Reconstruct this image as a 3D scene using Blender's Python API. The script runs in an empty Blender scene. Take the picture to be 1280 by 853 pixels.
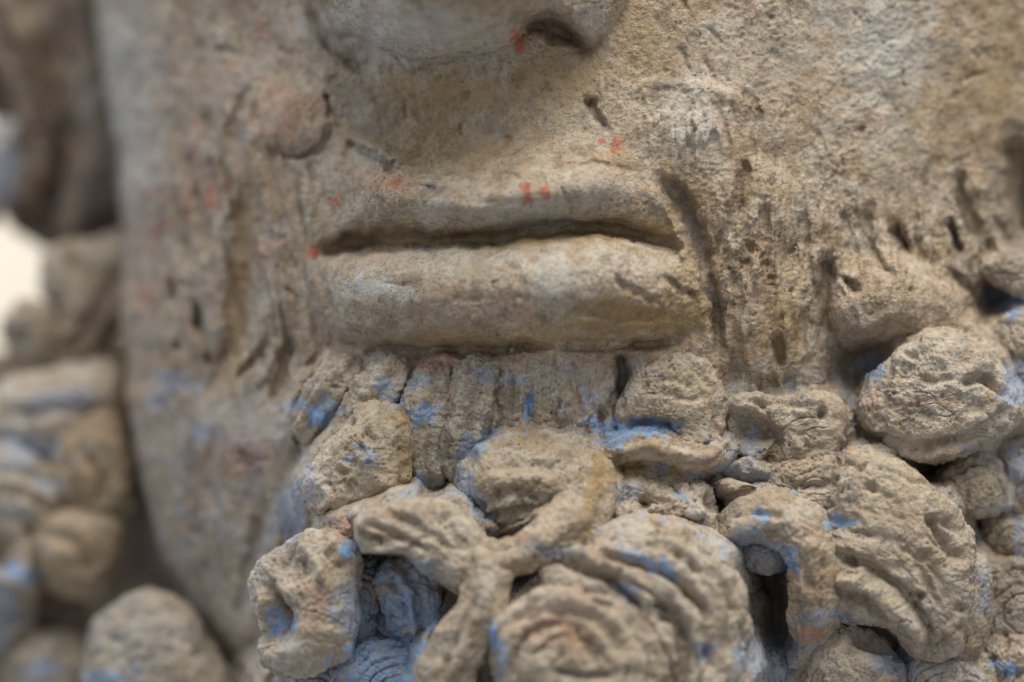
import bpy, math
import numpy as np

# ------------------------------------------------------------------ scale
# Everything is modelled in "clay units": 1 unit = 0.115 mm.  X right, Y down,
# D = relief towards the viewer.  W() turns them into metres.
S = 0.000115
CD = 4200.0                       # camera distance in units (0.48 m)
def W(P):
    P = np.asarray(P, dtype=np.float64)
    k = (CD - P[..., 2]) / CD
    return np.stack([(P[..., 0] - 640.0) * k * S, -P[..., 2] * S, (426.5 - P[..., 1]) * k * S], -1)

scene = bpy.context.scene
col = scene.collection

# ------------------------------------------------------------------ camera
cam_d = bpy.data.cameras.new('camera')
cam = bpy.data.objects.new('camera', cam_d); col.objects.link(cam)
cam.location = (0, -CD * S, 0); cam.rotation_euler = (math.radians(90), 0, 0)
cam_d.sensor_width = 36.0; cam_d.lens = 36.0 * CD / 1280.0
cam_d.clip_start = 0.01; cam_d.clip_end = 20
cam_d.dof.use_dof = True
cam_d.dof.focus_distance = (CD - 15) * S
cam_d.dof.aperture_fstop = 4.8
scene.camera = cam

# ------------------------------------------------------------------ light
world = bpy.data.worlds.new('World'); scene.world = world; world.use_nodes = True
bg = world.node_tree.nodes['Background']
bg.inputs[0].default_value = (0.96, 0.97, 1.0, 1); bg.inputs[1].default_value = 0.38

def area(name, loc, target, size, power, color):
    l = bpy.data.lights.new(name, 'AREA'); l.shape = 'DISK'; l.size = size
    l.energy = power; l.color = color
    o = bpy.data.objects.new(name, l); col.objects.link(o)
    o.location = loc
    from mathutils import Vector
    d = Vector(target) - Vector(loc)
    o.rotation_euler = d.to_track_quat('-Z', 'Y').to_euler()
    return o
area('ceiling_lamp', (0.16, -0.32, 0.90), (0, 0, 0), 0.85, 13.4, (1.0, 0.935, 0.83))
area('window_light', (-1.1, -0.05, 0.45), (-0.05, 0.03, 0), 0.9, 4.0, (0.62, 0.80, 1.0))
area('wall_fill_light', (-0.9, 0.9, 1.1), (-0.5, 1.6, 0.0), 0.5, 24, (1.0, 0.93, 0.84))  # added unseen lamp, only there to brighten the wall

scene.view_settings.view_transform = 'Standard'
scene.view_settings.look = 'None'
scene.view_settings.exposure = 0.10
scene.view_settings.gamma = 1.0
scene.render.engine = 'CYCLES'
scene.cycles.use_denoising = True
scene.cycles.max_bounces = 6

# ------------------------------------------------------------------ noise
_rng = np.random.RandomState(7)
_perm = np.concatenate([_rng.permutation(256)] * 3).astype(np.int32)
_g = _rng.normal(size=(256, 3)); _g /= np.linalg.norm(_g, axis=1)[:, None]
_g = _g.astype(np.float32)
def perlin(x, y, z):
    x = np.asarray(x, np.float32); y = np.asarray(y, np.float32); z = np.asarray(z, np.float32)
    x, y, z = np.broadcast_arrays(x, y, z)
    xi = np.floor(x).astype(np.int32); yi = np.floor(y).astype(np.int32); zi = np.floor(z).astype(np.int32)
    xf = x - xi; yf = y - yi; zf = z - zi
    xi &= 255; yi &= 255; zi &= 255
    u = xf * xf * xf * (xf * (xf * 6 - 15) + 10)
    v = yf * yf * yf * (yf * (yf * 6 - 15) + 10)
    w = zf * zf * zf * (zf * (zf * 6 - 15) + 10)
    r = 0
    for dx in (0, 1):
        a = _perm[xi + dx]; wx = u if dx else 1 - u
        for dy in (0, 1):
            b = _perm[a + yi + dy]; wy = v if dy else 1 - v
            for dz in (0, 1):
                g = _g[_perm[b + zi + dz]]
                wz = w if dz else 1 - w
                r = r + wx * wy * wz * (g[..., 0] * (xf - dx) + g[..., 1] * (yf - dy) + g[..., 2] * (zf - dz))
    return r * 1.5
def fbm(P, scale, octv=3, seed=0.0, gain=0.5):
    r = 0; a = 1.0; f = 1.0 / scale
    for i in range(octv):
        r = r + a * perlin(P[..., 0] * f + seed + 17.3 * i, P[..., 1] * f + seed * 1.7, P[..., 2] * f + seed * 0.6 + 5.1 * i)
        a *= gain; f *= 2.03
    return r
def sstep(a, b, x):
    t = np.clip((x - a) / (b - a), 0, 1); return t * t * (3 - 2 * t)

# ------------------------------------------------------------------ strokes
def catmull(pts, n=6, closed=False):
    p = np.array(pts, float)
    if len(p) < 3 and not closed:
        t = np.linspace(0, 1, n + 1)[:, None]; return p[0] * (1 - t) + p[1] * t
    if closed: q = np.vstack([p[-1:], p, p[:2]])
    else: q = np.vstack([2 * p[0] - p[1], p, 2 * p[-1] - p[-2]])
    out = []
    for i in range(len(q) - 3):
        a, b, c, d = q[i:i + 4]
        t = np.linspace(0, 1, n, endpoint=False)[:, None]
        out.append(0.5 * (2 * b + (c - a) * t + (2 * a - 5 * b + 4 * c - d) * t * t + (3 * b - 3 * c + d - a) * t ** 3))
    if not closed: out.append(p[-1:])
    return np.vstack(out)

def stroke_field(X, Y, pts, w, taper=True):
    """gaussian profile 0..1 about a polyline; pts (x,y) or (x,y,wscale)"""
    p = catmull(pts, 4); has = p.shape[1] > 2
    ws = p[:, 2] if has else np.ones(len(p))
    R = 2.6 * w * ws.max()
    out = np.zeros(X.shape, np.float32)
    m = (X > p[:, 0].min() - R) & (X < p[:, 0].max() + R) & (Y > p[:, 1].min() - R) & (Y < p[:, 1].max() + R)
    if not m.any(): return out
    x = X[m]; y = Y[m]
    best = np.full(x.shape, 1e9); tt = np.zeros(x.shape); wl = np.ones(x.shape)
    n = len(p) - 1
    for i in range(n):
        a = p[i, :2]; d = p[i + 1, :2] - a; L2 = max(d @ d, 1e-9)
        t = np.clip(((x - a[0]) * d[0] + (y - a[1]) * d[1]) / L2, 0, 1)
        q = (x - a[0] - t * d[0]) ** 2 + (y - a[1] - t * d[1]) ** 2
        k = q < best
        best = np.where(k, q, best); tt = np.where(k, (i + t) / n, tt)
        wl = np.where(k, ws[i] * (1 - t) + ws[i + 1] * t, wl)
    f = np.exp(-(best / (w * wl) ** 2) ** 1.5)
    if taper: f = f * np.clip(np.minimum(tt, 1 - tt) / 0.18 + 0.25, 0, 1)
    out[m] = f
    return out
def ell(X, Y, cx, cy, rx, ry, rot=0):
    c, s = math.cos(math.radians(rot)), math.sin(math.radians(rot))
    dx = X - cx; dy = Y - cy
    u = (dx * c + dy * s) / rx; v = (-dx * s + dy * c) / ry
    return np.sqrt(u * u + v * v)
def dome(r, p=0.6): return np.clip(1 - r * r, 0, 1) ** p
def gau(r): return np.exp(-r * r)
def spiral(cx, cy, r0, r1, turns, a0, asp=1.0, n=7):
    k = int(n * turns) + 1
    out = []
    for i in range(k):
        t = i / (k - 1); a = math.radians(a0) + t * turns * 2 * math.pi; r = r0 + (r1 - r0) * t
        out.append((cx + r * math.cos(a), cy + r * math.sin(a) * asp))
    return out

# grooves (negative) and ridges (positive): (points, half width, height)
GROOVES = [
    # crease right of the mouth and the moustache over it
    ([(822, 222, .7), (842, 240, 1.1), (862, 275, 1.2), (876, 312, 1), (889, 360, .9), (897, 405, .8), (899, 445, .6)], 13, -25),
    ([(846, 292), (853, 308), (856, 324)], 6, 15),
    ([(812, 236), (838, 268), (852, 296)], 11, 10),
    ([(732, 122), (742, 140), (757, 160)], 5, -13), ([(737, 126), (746, 128)], 5, -12),
    ([(795, 106), (850, 104), (900, 116), (945, 138)], 8, 4),
    ([(905, 150), (914, 186)], 4, -4),
    ([(862, 122), (866, 150), (862, 196)], 4, -7), ([(828, 122), (820, 166)], 4, -4),
    ([(890, 128), (900, 156)], 4, -4), ([(843, 130), (838, 170)], 3, -3),
    ([(934, 200), (926, 232), (920, 278)], 9, -18), ([(916, 280), (900, 304), (890, 322)], 6, -10),
    ([(1000, 262), (1004, 320), (998, 360)], 9, -8), ([(960, 250), (954, 330), (966, 420)], 7, -7),
    ([(1034, 322, .7), (1030, 360, 1.1), (1032, 430, 1.2)], 12, -26),
    ([(938, 300), (940, 318)], 6, -12), ([(982, 316), (992, 312)], 5, -10), ([(970, 420), (976, 458)], 7, -20),
    ([(930, 330), (918, 400), (924, 470)], 9, -10), ([(1008, 380), (1000, 440)], 8, -10),
    # cheek at the right, moustache ends
    ([(1082, 258), (1084, 292), (1094, 320), (1112, 344)], 7, -17), ([(1056, 268), (1058, 292)], 5, -9), ([(1070, 258), (1074, 290)], 4, -8),
    ([(1117, 282), (1124, 298), (1136, 314)], 9, -28),
    ([(1184, 276), (1190, 292), (1199, 318)], 6, -22), ([(1201, 210), (1200, 240), (1208, 268), (1218, 296)], 8, -20),
    ([(1266, 170), (1272, 230), (1290, 300)], 18, -40), ([(1240, 270), (1262, 312)], 9, -12),
    ([(1150, 250), (1160, 300), (1190, 350)], 11, 9), ([(1222, 220), (1236, 280), (1262, 330)], 12, 12), ([(1100, 270), (1112, 320), (1150, 356)], 10, 8),
    ([(1183, 338), (1200, 352), (1216, 364)], 7, -16), ([(1068, 160), (1078, 166)], 5, -6), ([(850, 60), (862, 92)], 4, -5),
    # left moustache strands
    ([(258, 140), (264, 190), (280, 262)], 5, -10), ([(238, 186), (244, 230), (262, 300)], 6, -11),
    ([(272, 175), (284, 230), (292, 286)], 5, -9), ([(290, 130), (276, 170), (278, 250)], 6, 7),
    ([(310, 110), (298, 140), (296, 190)], 7, -8), ([(222, 240), (236, 300), (250, 340)], 6, -8), ([(200, 260), (214, 330), (222, 380)], 8, -8),
    ([(312, 226, .7), (304, 290, 1), (302, 360, 1.1), (298, 420, 1), (282, 470, .7)], 20, -26),
    ([(338, 240), (346, 320), (352, 400)], 18, 9), ([(262, 300), (268, 370), (274, 430)], 11, 9), ([(228, 330), (232, 400), (246, 450)], 10, 8),
    ([(246, 376), (247, 414)], 5, -22), ([(222, 424), (223, 438)], 6, -16), ([(262, 440), (263, 458)], 6, -16), ([(215, 350), (213, 380)], 6, -13),
    ([(336, 422), (322, 446), (300, 474)], 7, -20), ([(334, 440), (326, 462)], 6, -12), ([(362, 430), (352, 470), (340, 500)], 8, -18),
    ([(350, 420), (338, 456), (318, 486)], 6, 9), ([(384, 440), (372, 476), (356, 510)], 9, 8), ([(400, 446), (390, 480), (396, 500)], 7, -12),
    ([(318, 408), (306, 440), (288, 470)], 7, 8), ([(280, 440), (268, 470), (262, 500)], 6, -8),
    ([(336, 184), (368, 197), (398, 186), (412, 160)], 5, -15), ([(408, 120), (414, 150)], 4, -12), ([(318, 130), (316, 165)], 6, -7),
    ([(392, 0), (410, 40), (436, 66), (470, 82)], 17, -22), ([(350, 60), (362, 70)], 6, -8), ([(270, 60), (290, 66)], 7, -8),
    ([(432, 178), (456, 190), (478, 200), (486, 214)], 5, -13), ([(440, 172), (464, 182), (486, 190), (506, 206)], 6, 5),
    ([(486, 204), (512, 214)], 5, -10), ([(520, 232), (545, 240)], 5, -9), ([(440, 180), (420, 222)], 6, -6),
    ([(380, 90), (410, 110), (440, 112)], 8, -6), ([(410, 100), (424, 96)], 5, -6),
    # upper lip scratches
    ([(700, 212), (740, 205), (790, 214)], 5, -5), ([(620, 205), (650, 226)], 4, -5), ([(560, 256), (620, 262), (700, 258)], 6, 5),
    ([(480, 352), (512, 356)], 3, -3), ([(560, 376), (620, 372)], 4, -2), ([(700, 236), (712, 250)], 3, -5), ([(640, 330), (660, 380)], 8, -4),
    ([(770, 350), (820, 380)], 6, -7), ([(700, 380), (760, 392), (830, 396)], 9, -9), ([(830, 350), (866, 372)], 5, -9), ([(740, 420), (800, 428), (850, 424)], 8, -10),
    # beard sheet under the lip
    ([(562, 460), (558, 500), (560, 530)], 7, -10), ([(626, 462), (616, 500), (604, 536)], 7, -17), ([(590, 470), (584, 520)], 7, -7),
    ([(592, 478), (584, 500)], 5, -6), ([(606, 520), (586, 536)], 5, -8), ([(572, 540), (592, 590), (606, 640)], 9, -18),
    ([(774, 440), (778, 470), (766, 520)], 9, -34), ([(752, 516), (752, 528)], 6, -18), ([(520, 470), (530, 520), (524, 560)], 10, 9),
    ([(470, 470), (450, 500), (430, 520)], 9, 9), ([(430, 470), (410, 500), (396, 540)], 8, -12), ([(392, 540), (376, 575)], 5, -14),
    ([(372, 545), (374, 556)], 5, -14), ([(296, 566), (330, 576)], 4, -9), ([(270, 540), (262, 590), (270, 640)], 9, -9), ([(210, 500), (206, 600), (226, 700)], 14, -8),
    ([(240, 560), (252, 660), (280, 780)], 12, -9), ([(330, 640), (316, 700), (300, 780)], 12, -12), ([(200, 660), (190, 690)], 7, -14),
    ([(690, 440), (700, 480)], 5, -6), ([(720, 450), (730, 500)], 7, -6), ([(640, 480), (650, 520)], 6, -6),
    ([(660, 480), (664, 526)], 6, -8), ([(700, 495), (694, 524), (712, 528)], 4, -9),
    ([(1050, 350, .8), (1066, 358, 1), (1068, 366, .7)], 6, -24),
]
_r = np.random.RandomState(11)
NICKS = []
for _ in range(120):
    x, y = _r.uniform(160, 1290), _r.uniform(0, 860); a = _r.normal(1.5, .5) if y > 90 else _r.uniform(0, 3.1)
    l = _r.uniform(5, 17); c = _r.normal(0, 3)
    NICKS.append(([(x - l * math.cos(a), y - l * math.sin(a)), (x + c, y + c * .5), (x + l * math.cos(a), y + l * math.sin(a))], _r.uniform(2.2, 4.2), -_r.uniform(1.5, 5)))
PITS = [  # x, y, rx, ry, rot, depth on the face sheet
    (440, 307, 38, 14, -10, -36), (694, 37, 40, 15, 24, -78),
    (542, 606, 14, 18, 10, -75), (630, 728, 46, 40, 0, -150), (590, 800, 40, 80, 0, -150), (958, 756, 40, 66, 0, -130),
    (1075, 456, 34, 34, 0, -52), (1160, 582, 30, 22, 0, -110), (1225, 662, 26, 30, 0, -90), (1246, 372, 22, 26, 30, -70),
    (660, 690, 60, 30, 0, -90), (400, 850, 90, 50, 0, -90), (470, 720, 40, 60, 0, -60), (1100, 800, 40, 30, 0, -60), (905, 620, 34, 22, 15, -60),
    (1262, 560, 24, 40, 0, -40),
]
# ------------------------------------------------------------------ pigments, stains and tones on the clay, some painted light and shade
# kind, x, y, rx, ry, rot, strength
PAINT = [('blue', *a) for a in [
    (375, 506, 18, 9, 10, .55), (398, 522, 12, 13, 0, .95), (408, 505, 14, 12, 0, .5), (415, 512, 8, 16, 10, .6), (530, 520, 20, 12, -15, .8), (478, 486, 14, 8, -20, .6), (494, 500, 12, 8, 0, .5),
    (526, 478, 18, 9, 0, .4), (604, 470, 16, 14, 0, .4), (660, 510, 7, 19, 8, 1), (598, 556, 34, 10, -40, .6), (584, 552, 12, 10, 0, .5), (592, 620, 10, 40, -28, .5), (530, 602, 14, 9, 20, .6),
    (790, 535, 50, 11, 3, .95), (770, 545, 20, 14, -20, .8), (832, 532, 16, 7, 0, .8), (852, 620, 10, 7, 0, .7), (785, 615, 14, 10, 0, .35), (1050, 652, 21, 8, -4, 1), (1038, 656, 8, 6, 0, .9), (950, 645, 15, 6, 5, .7),
    (938, 680, 26, 20, 0, .45), (988, 700, 9, 20, -15, .9), (975, 690, 14, 12, 0, .5), (960, 820, 40, 30, 0, .5), (1010, 775, 24, 10, 0, .4), (1040, 768, 30, 8, 10, .5), (1120, 830, 30, 16, 20, .5), (1262, 378, 18, 18, 0, .7), (1245, 372, 16, 14, 0, .6),
    (1270, 482, 20, 24, 0, .6), (1090, 460, 20, 16, 0, .55), (1270, 585, 14, 30, 0, .4), (1228, 726, 8, 14, 0, .35), (1258, 832, 14, 10, 0, .9), (1274, 670, 8, 30, 0, .45), (1210, 560, 14, 5, 20, .3),
    (348, 775, 14, 22, -30, .6), (352, 784, 18, 8, -20, 1), (438, 684, 10, 10, 0, 1), (474, 716, 12, 14, 0, .7), (505, 766, 44, 22, 10, .75), (520, 740, 30, 40, 0, .5), (540, 770, 12, 18, 0, .8), (490, 830, 66, 44, 0, .85), (440, 770, 26, 40, 0, .45), (612, 785, 11, 26, -12, 1), (626, 830, 10, 20, 0, .5), (604, 760, 16, 30, 20, .45),
    (815, 705, 40, 8, 26, .9), (785, 738, 18, 9, 40, .6), (690, 690, 30, 10, 0, .3), (880, 812, 14, 10, 0, .6), (460, 573, 8, 8, 0, .5), (452, 560, 9, 8, 0, .4), (438, 575, 8, 7, 0, .5),
    (364, 640, 18, 40, 8, .42), (250, 540, 14, 12, 0, .4), (220, 478, 26, 12, 10, .35), (196, 500, 14, 16, 0, .3), (385, 600, 10, 30, 0, .3), (940, 560, 16, 12, 0, .35), (925, 590, 40, 12, 15, .25),
    (30, 560, 44, 14, 12, .5), (15, 582, 30, 10, 8, .4), (80, 500, 50, 14, -6, .35), (60, 606, 26, 7, 15, .5), (20, 640, 24, 7, 0, .35), (22, 716, 26, 14, 10, .9), (6, 770, 14, 40, 0, .5), (60, 836, 26, 10, 0, .6), (130, 850, 26, 12, 0, .7), (170, 842, 12, 10, 0, .3), (4, 218, 16, 34, 0, .55),
]] + [('red', *a) for a in [
    (648, 50, 8, 13, -15, 1), (657, 240, 6, 12, 0, 1), (662, 250, 9, 5, 0, .8), (686, 243, 5, 7, 0, .9), (492, 228, 9, 5, 10, .7), (418, 252, 9, 6, -10, .9), (396, 316, 10, 9, 0, .9), (770, 180, 6, 9, -10, .8), (748, 175, 5, 4, 0, .8),
    (352, 142, 40, 32, 0, .2), (262, 240, 6, 22, 10, .55), (270, 250, 8, 8, 0, .4), (182, 372, 12, 20, 20, .3), (340, 310, 20, 12, 0, .3), (236, 260, 5, 20, 0, .35), (480, 226, 40, 14, 0, .2), (690, 790, 46, 22, 15, .2), (432, 655, 13, 12, 0, .35), (395, 755, 18, 26, 0, .16), (1010, 795, 20, 10, 0, .5), (540, 455, 30, 9, 0, .4), (300, 575, 40, 24, 0, .2), (640, 668, 20, 9, 0, .3), (180, 270, 30, 40, 0, .15), (1160, 505, 40, 8, -4, .15)]] + [('pale', *a) for a in [
    (1110, 58, 55, 62, 35, .7), (1060, 20, 60, 30, 0, .4), (1115, 170, 24, 26, 0, .35), (470, 362, 44, 15, 6, .8), (692, 345, 30, 36, 0, .55), (690, 378, 18, 10, 0, .6), (868, 150, 40, 40, 10, .6), (655, 268, 70, 22, -4, .55), (540, 262, 40, 12, 0, .35), (740, 240, 50, 22, 0, .3),
    (520, 40, 110, 34, 4, .65), (800, 462, 14, 12, 0, .6), (740, 20, 22, 30, 0, .4), (404, 612, 9, 16, 20, .9), (790, 330, 60, 20, 0, .25), (870, 640, 14, 9, 20, .9), (545, 580, 16, 16, 0, .6), (300, 530, 60, 34, 0, .45), (160, 130, 34, 150, -5, .95), (190, 70, 24, 40, 0, .3), (560, 330, 90, 20, 0, .3), (940, 60, 90, 30, 0, .25), (330, 690, 14, 60, 12, .5), (340, 830, 26, 12, 15, .4), (730, 520, 22, 14, 0, .4), (396, 40, 6, 14, 0, .7), (1000, 640, 20, 14, 0, .3), (464, 195, 26, 12, 25, .5), (194, 790, 60, 40, 0, .5), (135, 795, 12, 8, 0, .6), (180, 792, 10, 10, 0, .6)]] + [('ochre', *a) for a in [  # cheek-edge strip and hooked-curl rim: cool side light painted pale
    (700, 100, 60, 44, 0, .5), (790, 40, 30, 60, 0, .35), (303, 330, 15, 110, 3, .8), (292, 462, 14, 20, 20, .7), (560, 185, 110, 34, 0, .5), (580, 8, 60, 26, 0, .45), (810, 398, 100, 24, 0, .85), (640, 296, 200, 12, -3, .7), (480, 300, 60, 20, 0, .5), (860, 330, 40, 30, 0, .4), (700, 418, 70, 16, 0, .5), (980, 400, 26, 70, 0, .5), (742, 610, 12, 56, 14, .85), (800, 588, 60, 12, -4, .7), (506, 565, 9, 56, -4, .8), (460, 555, 40, 60, 30, .35), (860, 252, 24, 26, 0, .4), (560, 122, 100, 30, 0, .4), (930, 240, 12, 44, 10, .4), (1180, 130, 60, 60, 0, .25), (660, 295, 180, 9, -3, .6), (560, 425, 130, 12, 0, .5), (224, 455, 26, 20, 0, .4), (280, 500, 20, 10, 0, .3), (420, 770, 20, 60, 0, .35), (1130, 600, 70, 60, 0, .25), (850, 480, 50, 50, 0, .2), (660, 600, 50, 34, 0, .35), (740, 800, 60, 30, 0, .3), (1080, 720, 60, 40, 0, .25), (1248, 120, 40, 130, 0, .35), (155, 470, 14, 60, 0, .5), (990, 570, 40, 40, 0, .3), (330, 220, 26, 40, 0, .3)]] + [('slate', *a) for a in [  # ochre just below the nose paints in its brown cast shadow
    (862, 275, 10, 52, -16, .8), (894, 380, 8, 60, -8, .6), (926, 250, 5, 24, 8, .6), (1192, 294, 5, 22, -18, .8), (1130, 300, 8, 16, -30, .5), (485, 208, 6, 12, -30, .9), (460, 195, 20, 7, 25, .5), (535, 238, 12, 6, 10, .6), (620, 160, 26, 14, 10, .35), (300, 10, 14, 16, 0, .5), (340, 52, 7, 9, 0, .7), (282, 62, 12, 9, 0, .5), (470, 155, 26, 18, 0, .4), (540, 390, 60, 14, 0, .25), (480, 420, 60, 14, 0, .4), (935, 545, 30, 16, 20, .6), (930, 592, 40, 9, 12, .7), (906, 628, 22, 11, 30, .7), (780, 480, 6, 34, 8, .6), (700, 695, 60, 8, 20, .5), (345, 765, 16, 26, 0, .5), (246, 400, 7, 20, 0, .6), (1258, 260, 20, 70, -8, .5), (440, 130, 30, 26, 0, .35), (560, 505, 7, 30, 0, .5), (588, 490, 10, 30, 0, .35), (500, 735, 30, 20, 20, .4), (1070, 440, 34, 40, 0, .5), (350, 700, 30, 30, 0, .3), (160, 400, 40, 200, 0, .2), (260, 640, 90, 200, 0, .28), (1150, 515, 14, 10, 0, .5), (1290, 280, 40, 100, 0, .5), (960, 560, 30, 20, 0, .4)]]  # grey patches, many along grooves, slits and hollows
BROWN = []   # filled per mesh
KINDS = ['blue', 'red', 'pale', 'ochre', 'slate', 'brown']

def paint_masks(P, front, extra=(), skip=()):
    X = P[:, 0]; Y = P[:, 1]
    n1 = fbm(P, 15, 4, 3.1, .62); n2 = fbm(P, 16, 4, 9.7, .62); nx = fbm(P, 20, 2, 21.0) * 8; ny = fbm(P, 20, 2, 33.0) * 8
    out = {k: np.zeros(len(P), np.float32) for k in KINDS}
    Xw = X + nx; Yw = Y + ny
    for k, cx, cy, rx, ry, rot, st in list(PAINT) + list(extra):
        if k in skip: continue
        R = max(rx, ry) * 1.9 + 10
        m = (np.abs(X - cx) < R) & (np.abs(Y - cy) < R) & front
        if not m.any(): continue
        r = ell(Xw[m], Yw[m], cx, cy, rx, ry, rot)
        nn = n1[m] if k in ('blue', 'red', 'slate') else n2[m]
        soft = 0.14 if k in ('red', 'blue') else 0.6
        f = min(1, st * (1.25 if k in ('pale', 'ochre') else 1)) * sstep(1 + soft, 1 - soft, r + 0.62 * nn)
        out[k][m] = np.maximum(out[k][m], f)
    return out

# ------------------------------------------------------------------ clay relief shared by every piece
def relief(P, rough):
    """clay skin: lumps, tool drags, crumbs and pits. Positive = proud."""
    big = fbm(P, 46, 2, 1.3) * 3.4
    mid = fbm(P, 15, 3, 5.7, .55) * 1.6
    fine = fbm(P, 5.0, 2, 8.9, .6) * 1.25
    pitn = perlin(P[..., 0] / 7.5 + 3, P[..., 1] / 7.5, P[..., 2] / 7.5 + 9)
    pit = -sstep(.46, .72, pitn) * 2.8
    pit2 = -sstep(.46, .72, perlin(P[..., 0] / 17 + 13, P[..., 1] / 22, P[..., 2] / 17 + 29)) * 4.6
    ridg = np.abs(perlin(P[..., 0] / 34 + 40, P[..., 1] / 22 + 2, P[..., 2] / 28))
    brk = sstep(.05, .35, fbm(P, 60, 2, 61.0))
    crack = -sstep(.05, .0, ridg) * 2.6 * brk
    zone = 0.5 + 0.8 * sstep(-.3, .5, fbm(P, 120, 2, 77.0))
    zb = 0.6 + 0.85 * sstep(-.35, .45, fbm(P, 75, 2, 123.0))
    return big * (0.6 + 0.4 * rough) + ((mid + fine) * zb + (pit + pit2 + crack) * zone) * rough

def apply_strokes(X, Y, P3):
    wx = fbm(P3, 22, 2, 50.0) * 4.0; wy = fbm(P3, 22, 2, 60.0) * 4.0
    Xw = X + wx; Yw = Y + wy
    d = np.zeros(X.shape, np.float32)
    for pts, w, h in GROOVES + NICKS:
        d += h * stroke_field(Xw, Yw, pts, w * .88)
    return d

# ------------------------------------------------------------------ materials
def clay_material(name):
    m = bpy.data.materials.new(name); m.use_nodes = True
    nt = m.node_tree; N = nt.nodes; L = nt.links
    bs = N['Principled BSDF']
    bs.inputs['Roughness'].default_value = 0.92
    bs.inputs['Specular IOR Level'].default_value = 0.18
    tc = N.new('ShaderNodeTexCoord')
    def noise(scale, detail=3, rough=.6):
        n = N.new('ShaderNodeTexNoise'); n.inputs['Scale'].default_value = scale
        n.inputs['Detail'].default_value = detail; n.inputs['Roughness'].default_value = rough
        L.new(tc.outputs['Object'], n.inputs['Vector']); return n
    def ramp(src, stops):
        r = N.new('ShaderNodeValToRGB'); e = r.color_ramp.elements
        e[0].position, e[0].color = stops[0][0], (*stops[0][1], 1)
        e[1].position, e[1].color = stops[-1][0], (*stops[-1][1], 1)
        for p, c in stops[1:-1]:
            q = e.new(p); q.color = (*c, 1)
        L.new(src, r.inputs[0]); return r
    def mix(fac, a, b, typ='MIX'):
        x = N.new('ShaderNodeMix'); x.data_type = 'RGBA'; x.blend_type = typ
        if isinstance(fac, (int, float)): x.inputs[0].default_value = fac
        else: L.new(fac, x.inputs[0])
        for s, i in ((a, 6), (b, 7)):
            if isinstance(s, tuple): x.inputs[i].default_value = (*s, 1)
            else: L.new(s, x.inputs[i])
        return x.outputs[2]
    def math_(op, a, b):
        x = N.new('ShaderNodeMath'); x.operation = op; x.use_clamp = True
        for s, i in ((a, 0), (b, 1)):
            if isinstance(s, (int, float)): x.inputs[i].default_value = s
            else: L.new(s, x.inputs[i])
        return x.outputs[0]
    big = noise(75, 4); med = noise(420, 5, .68); fin = noise(1500, 3, .7); spk = noise(2600, 2, .6)
    base = ramp(big.outputs[0], [(.30, (.345, .270, .195)), (.5, (.425, .347, .262)), (.68, (.490, .425, .345))]).outputs[0]
    zone = ramp(noise(52, 3, .6).outputs[0], [(.36, (.5, .5, .5)), (.62, (1, 1, 1))]).outputs[0]
    base = mix(math_('MULTIPLY', zone, .95), base, ramp(med.outputs[0], [(.32, (.42, .37, .31)), (.5, (1, 1, 1)), (.72, (1.22, 1.22, 1.2))]).outputs[0], 'MULTIPLY')
    base = mix(math_('MULTIPLY', zone, .9), base, ramp(fin.outputs[0], [(.30, (.38, .35, .31)), (.50, (1, 1, 1)), (.72, (1.35, 1.35, 1.35))]).outputs[0], 'MULTIPLY')
    def tint(c, scale, off, lo, hi, colr, amt):
        n = noise(scale, 5, .66); mp = N.new('ShaderNodeMapping'); mp.inputs['Location'].default_value = (off, off * .7, -off)
        L.new(tc.outputs['Object'], mp.inputs[0]); L.new(mp.outputs[0], n.inputs['Vector'])
        f = ramp(n.outputs[0], [(lo, (0, 0, 0)), (hi, (amt, amt, amt))]).outputs[0]
        return mix(f, c, colr)
    base = tint(base, 170, 3.1, .50, .68, (.340, .245, .135), .7)     # ochre
    base = tint(base, 210, 7.7, .50, .66, (.540, .500, .430), .65)     # pale slip
    base = tint(base, 150, 12.3, .54, .70, (.470, .320, .250), .62)    # pinkish clay
    base = tint(base, 300, 21.9, .53, .64, (.170, .138, .105), .6)    # soot specks
    a1 = N.new('ShaderNodeAttribute'); a1.attribute_name = 'pigment_and_light'
    a2 = N.new('ShaderNodeAttribute'); a2.attribute_name = 'stain_and_shade'
    s1 = N.new('ShaderNodeSeparateColor'); L.new(a1.outputs['Color'], s1.inputs[0])
    s2 = N.new('ShaderNodeSeparateColor'); L.new(a2.outputs['Color'], s2.inputs[0])
    blue, red, pale = s1.outputs; ochre, slate, brown = s2.outputs
    wear = ramp(fin.outputs[0], [(.36, (0, 0, 0)), (.58, (1, 1, 1))]).outputs[0]
    wear2 = ramp(med.outputs[0], [(.30, (.25, .25, .25)), (.60, (1, 1, 1))]).outputs[0]
    def w(mask, wr, k=.6): return math_('MULTIPLY', mask, math_('ADD', math_('MULTIPLY', wr, k), 1 - k))
    c = base
    c = mix(w(brown, wear2, .3), c, (.105, .072, .056))
    c = mix(w(ochre, wear2, .5), c, mix(.65, (.345, .240, .115), med.outputs[0], 'OVERLAY'))
    c = mix(w(pale, wear2, .55), c, mix(.35, (.500, .490, .450), fin.outputs[0], 'OVERLAY'))
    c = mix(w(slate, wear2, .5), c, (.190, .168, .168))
    c = mix(w(red, wear, .55), c, (.44, .135, .085))
    c = mix(w(blue, wear, .75), c, mix(.3, (.205, .390, .680), med.outputs[0], 'OVERLAY'))
    c = mix(ramp(spk.outputs[0], [(.30, (1, 1, 1)), (.36, (0, 0, 0))]).outputs[0], c, (.12, .095, .07))
    L.new(c, bs.inputs['Base Color'])
    b1 = N.new('ShaderNodeBump'); b1.inputs['Distance'].default_value = 0.00045; b1.inputs['Strength'].default_value = .9
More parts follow.
